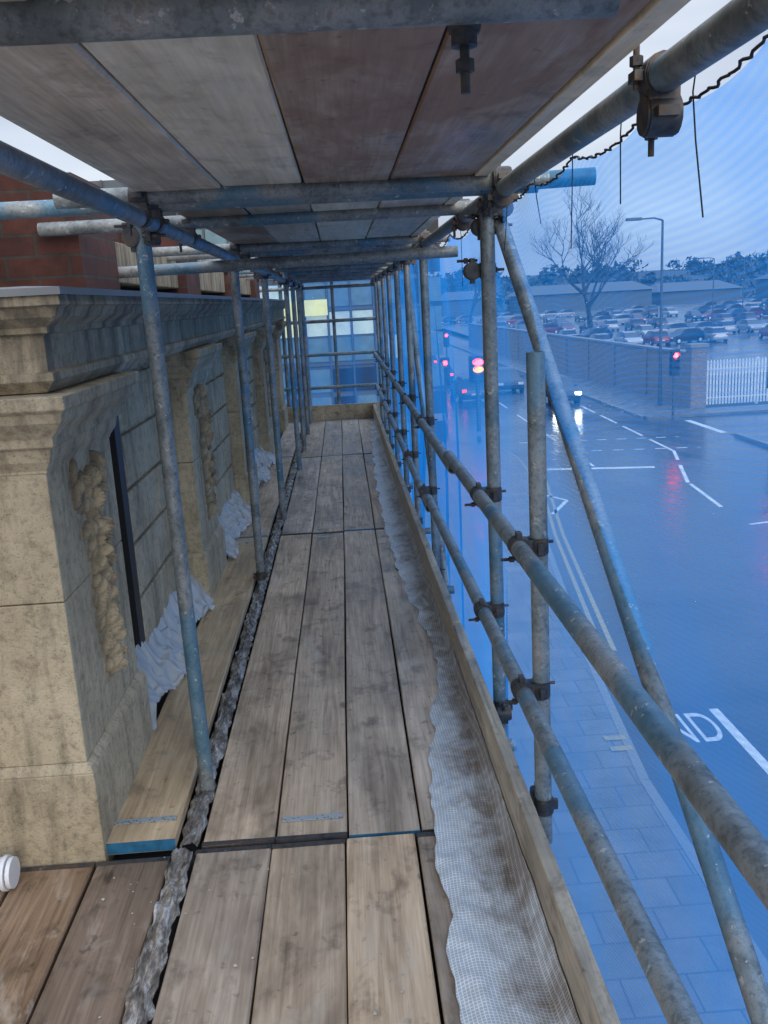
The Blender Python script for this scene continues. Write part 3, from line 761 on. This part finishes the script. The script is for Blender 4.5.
# ------------------------------------------------------------------ far buildings
M_litY=simple("lit_window_yellow",(.4,.4,.20),.3,0,.6,2.5,(.95,.80,.28),.85); M_litB=simple("lit_window_blue",(.10,.16,.2),.2,0,.6,2.5,(.12,.22,.24),.3); M_litW=simple("lit_window_white",(.4,.45,.4),.3,0,.6,2.5,(.65,.72,.6),.5)
GB=empty("glass_building"); 
m=MB(); m.box(-14,3.4,36,50,GZ,6.5); m.obj("shell",M_shed,GB)
m=MB(); fr=MB(); rnd=random.Random(11)
x=-14
while x<3.2:
    for z in(-4.2,-3.0,-1.9,-.7,.3,1.4,2.5,3.6,4.9):
        if -3<x<-1.8 and -.1<z+.5<1.3: c=0
        else: c=rnd.choice((1,1,3,1,2)) if -1<z<1.6 else rnd.choice((1,1,3,3,3))
        m.box(x+.05,x+.85,35.94,35.99,z+.06,z+.96,c)
    fr.box(x-.03,x+.03,35.85,36.0,GZ,6.5); x+=.9
for z in(-3.05,-.75,1.35,3.55): fr.box(-14,3.4,35.86,35.93,z-.05,z+.05)
m.obj("lit_window",mats=[M_litY,M_litB,M_litW,M_black],parent=GB); fr.obj("mullion",M_pole,GB)
m=MB(); m.box(-2.6,-.5,35.6,35.75,1.15,1.75); m.obj("illuminated_sign",M_litY,GB)
OB=empty("office_building")
m=MB(); m.box(4,8.5,110,130,GZ,3.5); m.box(-14,3.9,100,130,GZ,6); m.obj("walls",M_wallbrick,OB)
m=MB()
for z in(-3.2,-.4,2.4):
    for i in range(8): m.box(-12+i*2.,-10.8+i*2.,99.9,99.95,z,z+1.5,rnd.choice((0,1,1,2)))
m.obj("lit_window",mats=[M_litB,M_black,M_litW],parent=OB)
# ------------------------------------------------------------------ light
w=bpy.data.worlds.new("World"); bpy.context.scene.world=w; w.use_nodes=True; t=w.node_tree; t.nodes.clear()
o=t.nodes.new("ShaderNodeOutputWorld"); bg=t.nodes.new("ShaderNodeBackground"); sky=t.nodes.new("ShaderNodeTexSky"); sky.sky_type='NISHITA'; sky.sun_disc=False
SE,SR=math.radians(22),math.radians(160)
sky.sun_elevation=SE; sky.sun_rotation=SR; sky.air_density=1.; sky.dust_density=2.5; sky.ozone_density=1.5
tcd=t.nodes.new("ShaderNodeTexCoord"); mp=t.nodes.new("ShaderNodeMapping"); mp.inputs["Scale"].default_value=(1,1,3.5)
nz=t.nodes.new("ShaderNodeTexNoise"); nz.inputs["Scale"].default_value=2.2; nz.inputs["Detail"].default_value=4
rp=t.nodes.new("ShaderNodeValToRGB"); rp.color_ramp.elements[0].position=.35; rp.color_ramp.elements[0].color=(3.9,4.5,5.8,1); rp.color_ramp.elements[1].position=.65; rp.color_ramp.elements[1].color=(7.0,7.5,8.3,1)
mx=t.nodes.new("ShaderNodeMix"); mx.data_type='RGBA'; mx.inputs[0].default_value=.85
t.links.new(tcd.outputs["Generated"],mp.inputs[0]); t.links.new(mp.outputs[0],nz.inputs["Vector"]); t.links.new(nz.outputs["Fac"],rp.inputs[0])
# overcast sky: zenith about three times as bright as the horizon
sx=t.nodes.new("ShaderNodeSeparateXYZ"); t.links.new(tcd.outputs["Generated"],sx.inputs[0])
mr=t.nodes.new("ShaderNodeMapRange"); mr.interpolation_type='SMOOTHSTEP'; t.links.new(sx.outputs[2],mr.inputs[0])
mr.inputs[1].default_value=.35; mr.inputs[2].default_value=.95; mr.inputs[3].default_value=1.; mr.inputs[4].default_value=3.
vm=t.nodes.new("ShaderNodeVectorMath"); vm.operation='SCALE'; 
t.links.new(sky.outputs[0],mx.inputs[6]); t.links.new(rp.outputs[0],mx.inputs[7]); t.links.new(mx.outputs[2],vm.inputs[0]); t.links.new(mr.outputs[0],vm.inputs[3]); t.links.new(vm.outputs[0],bg.inputs[0]); t.links.new(bg.outputs[0],o.inputs[0])
bg.inputs[1].default_value=.128
sl=bpy.data.lights.new("sun",'SUN'); so=bpy.data.objects.new("sun",sl); COL.objects.link(so); sl.energy=1.45; sl.angle=math.radians(36); sl.color=(1,.88,.72)
sd=Vector((math.sin(SR)*math.cos(SE),math.cos(SR)*math.cos(SE),math.sin(SE)))
so.rotation_euler=sd.to_track_quat('Z','Y').to_euler(); so.location=(0,-5,6)
sc=bpy.context.scene; sc.view_settings.view_transform='Standard'; sc.view_settings.look='None'; sc.view_settings.exposure=0
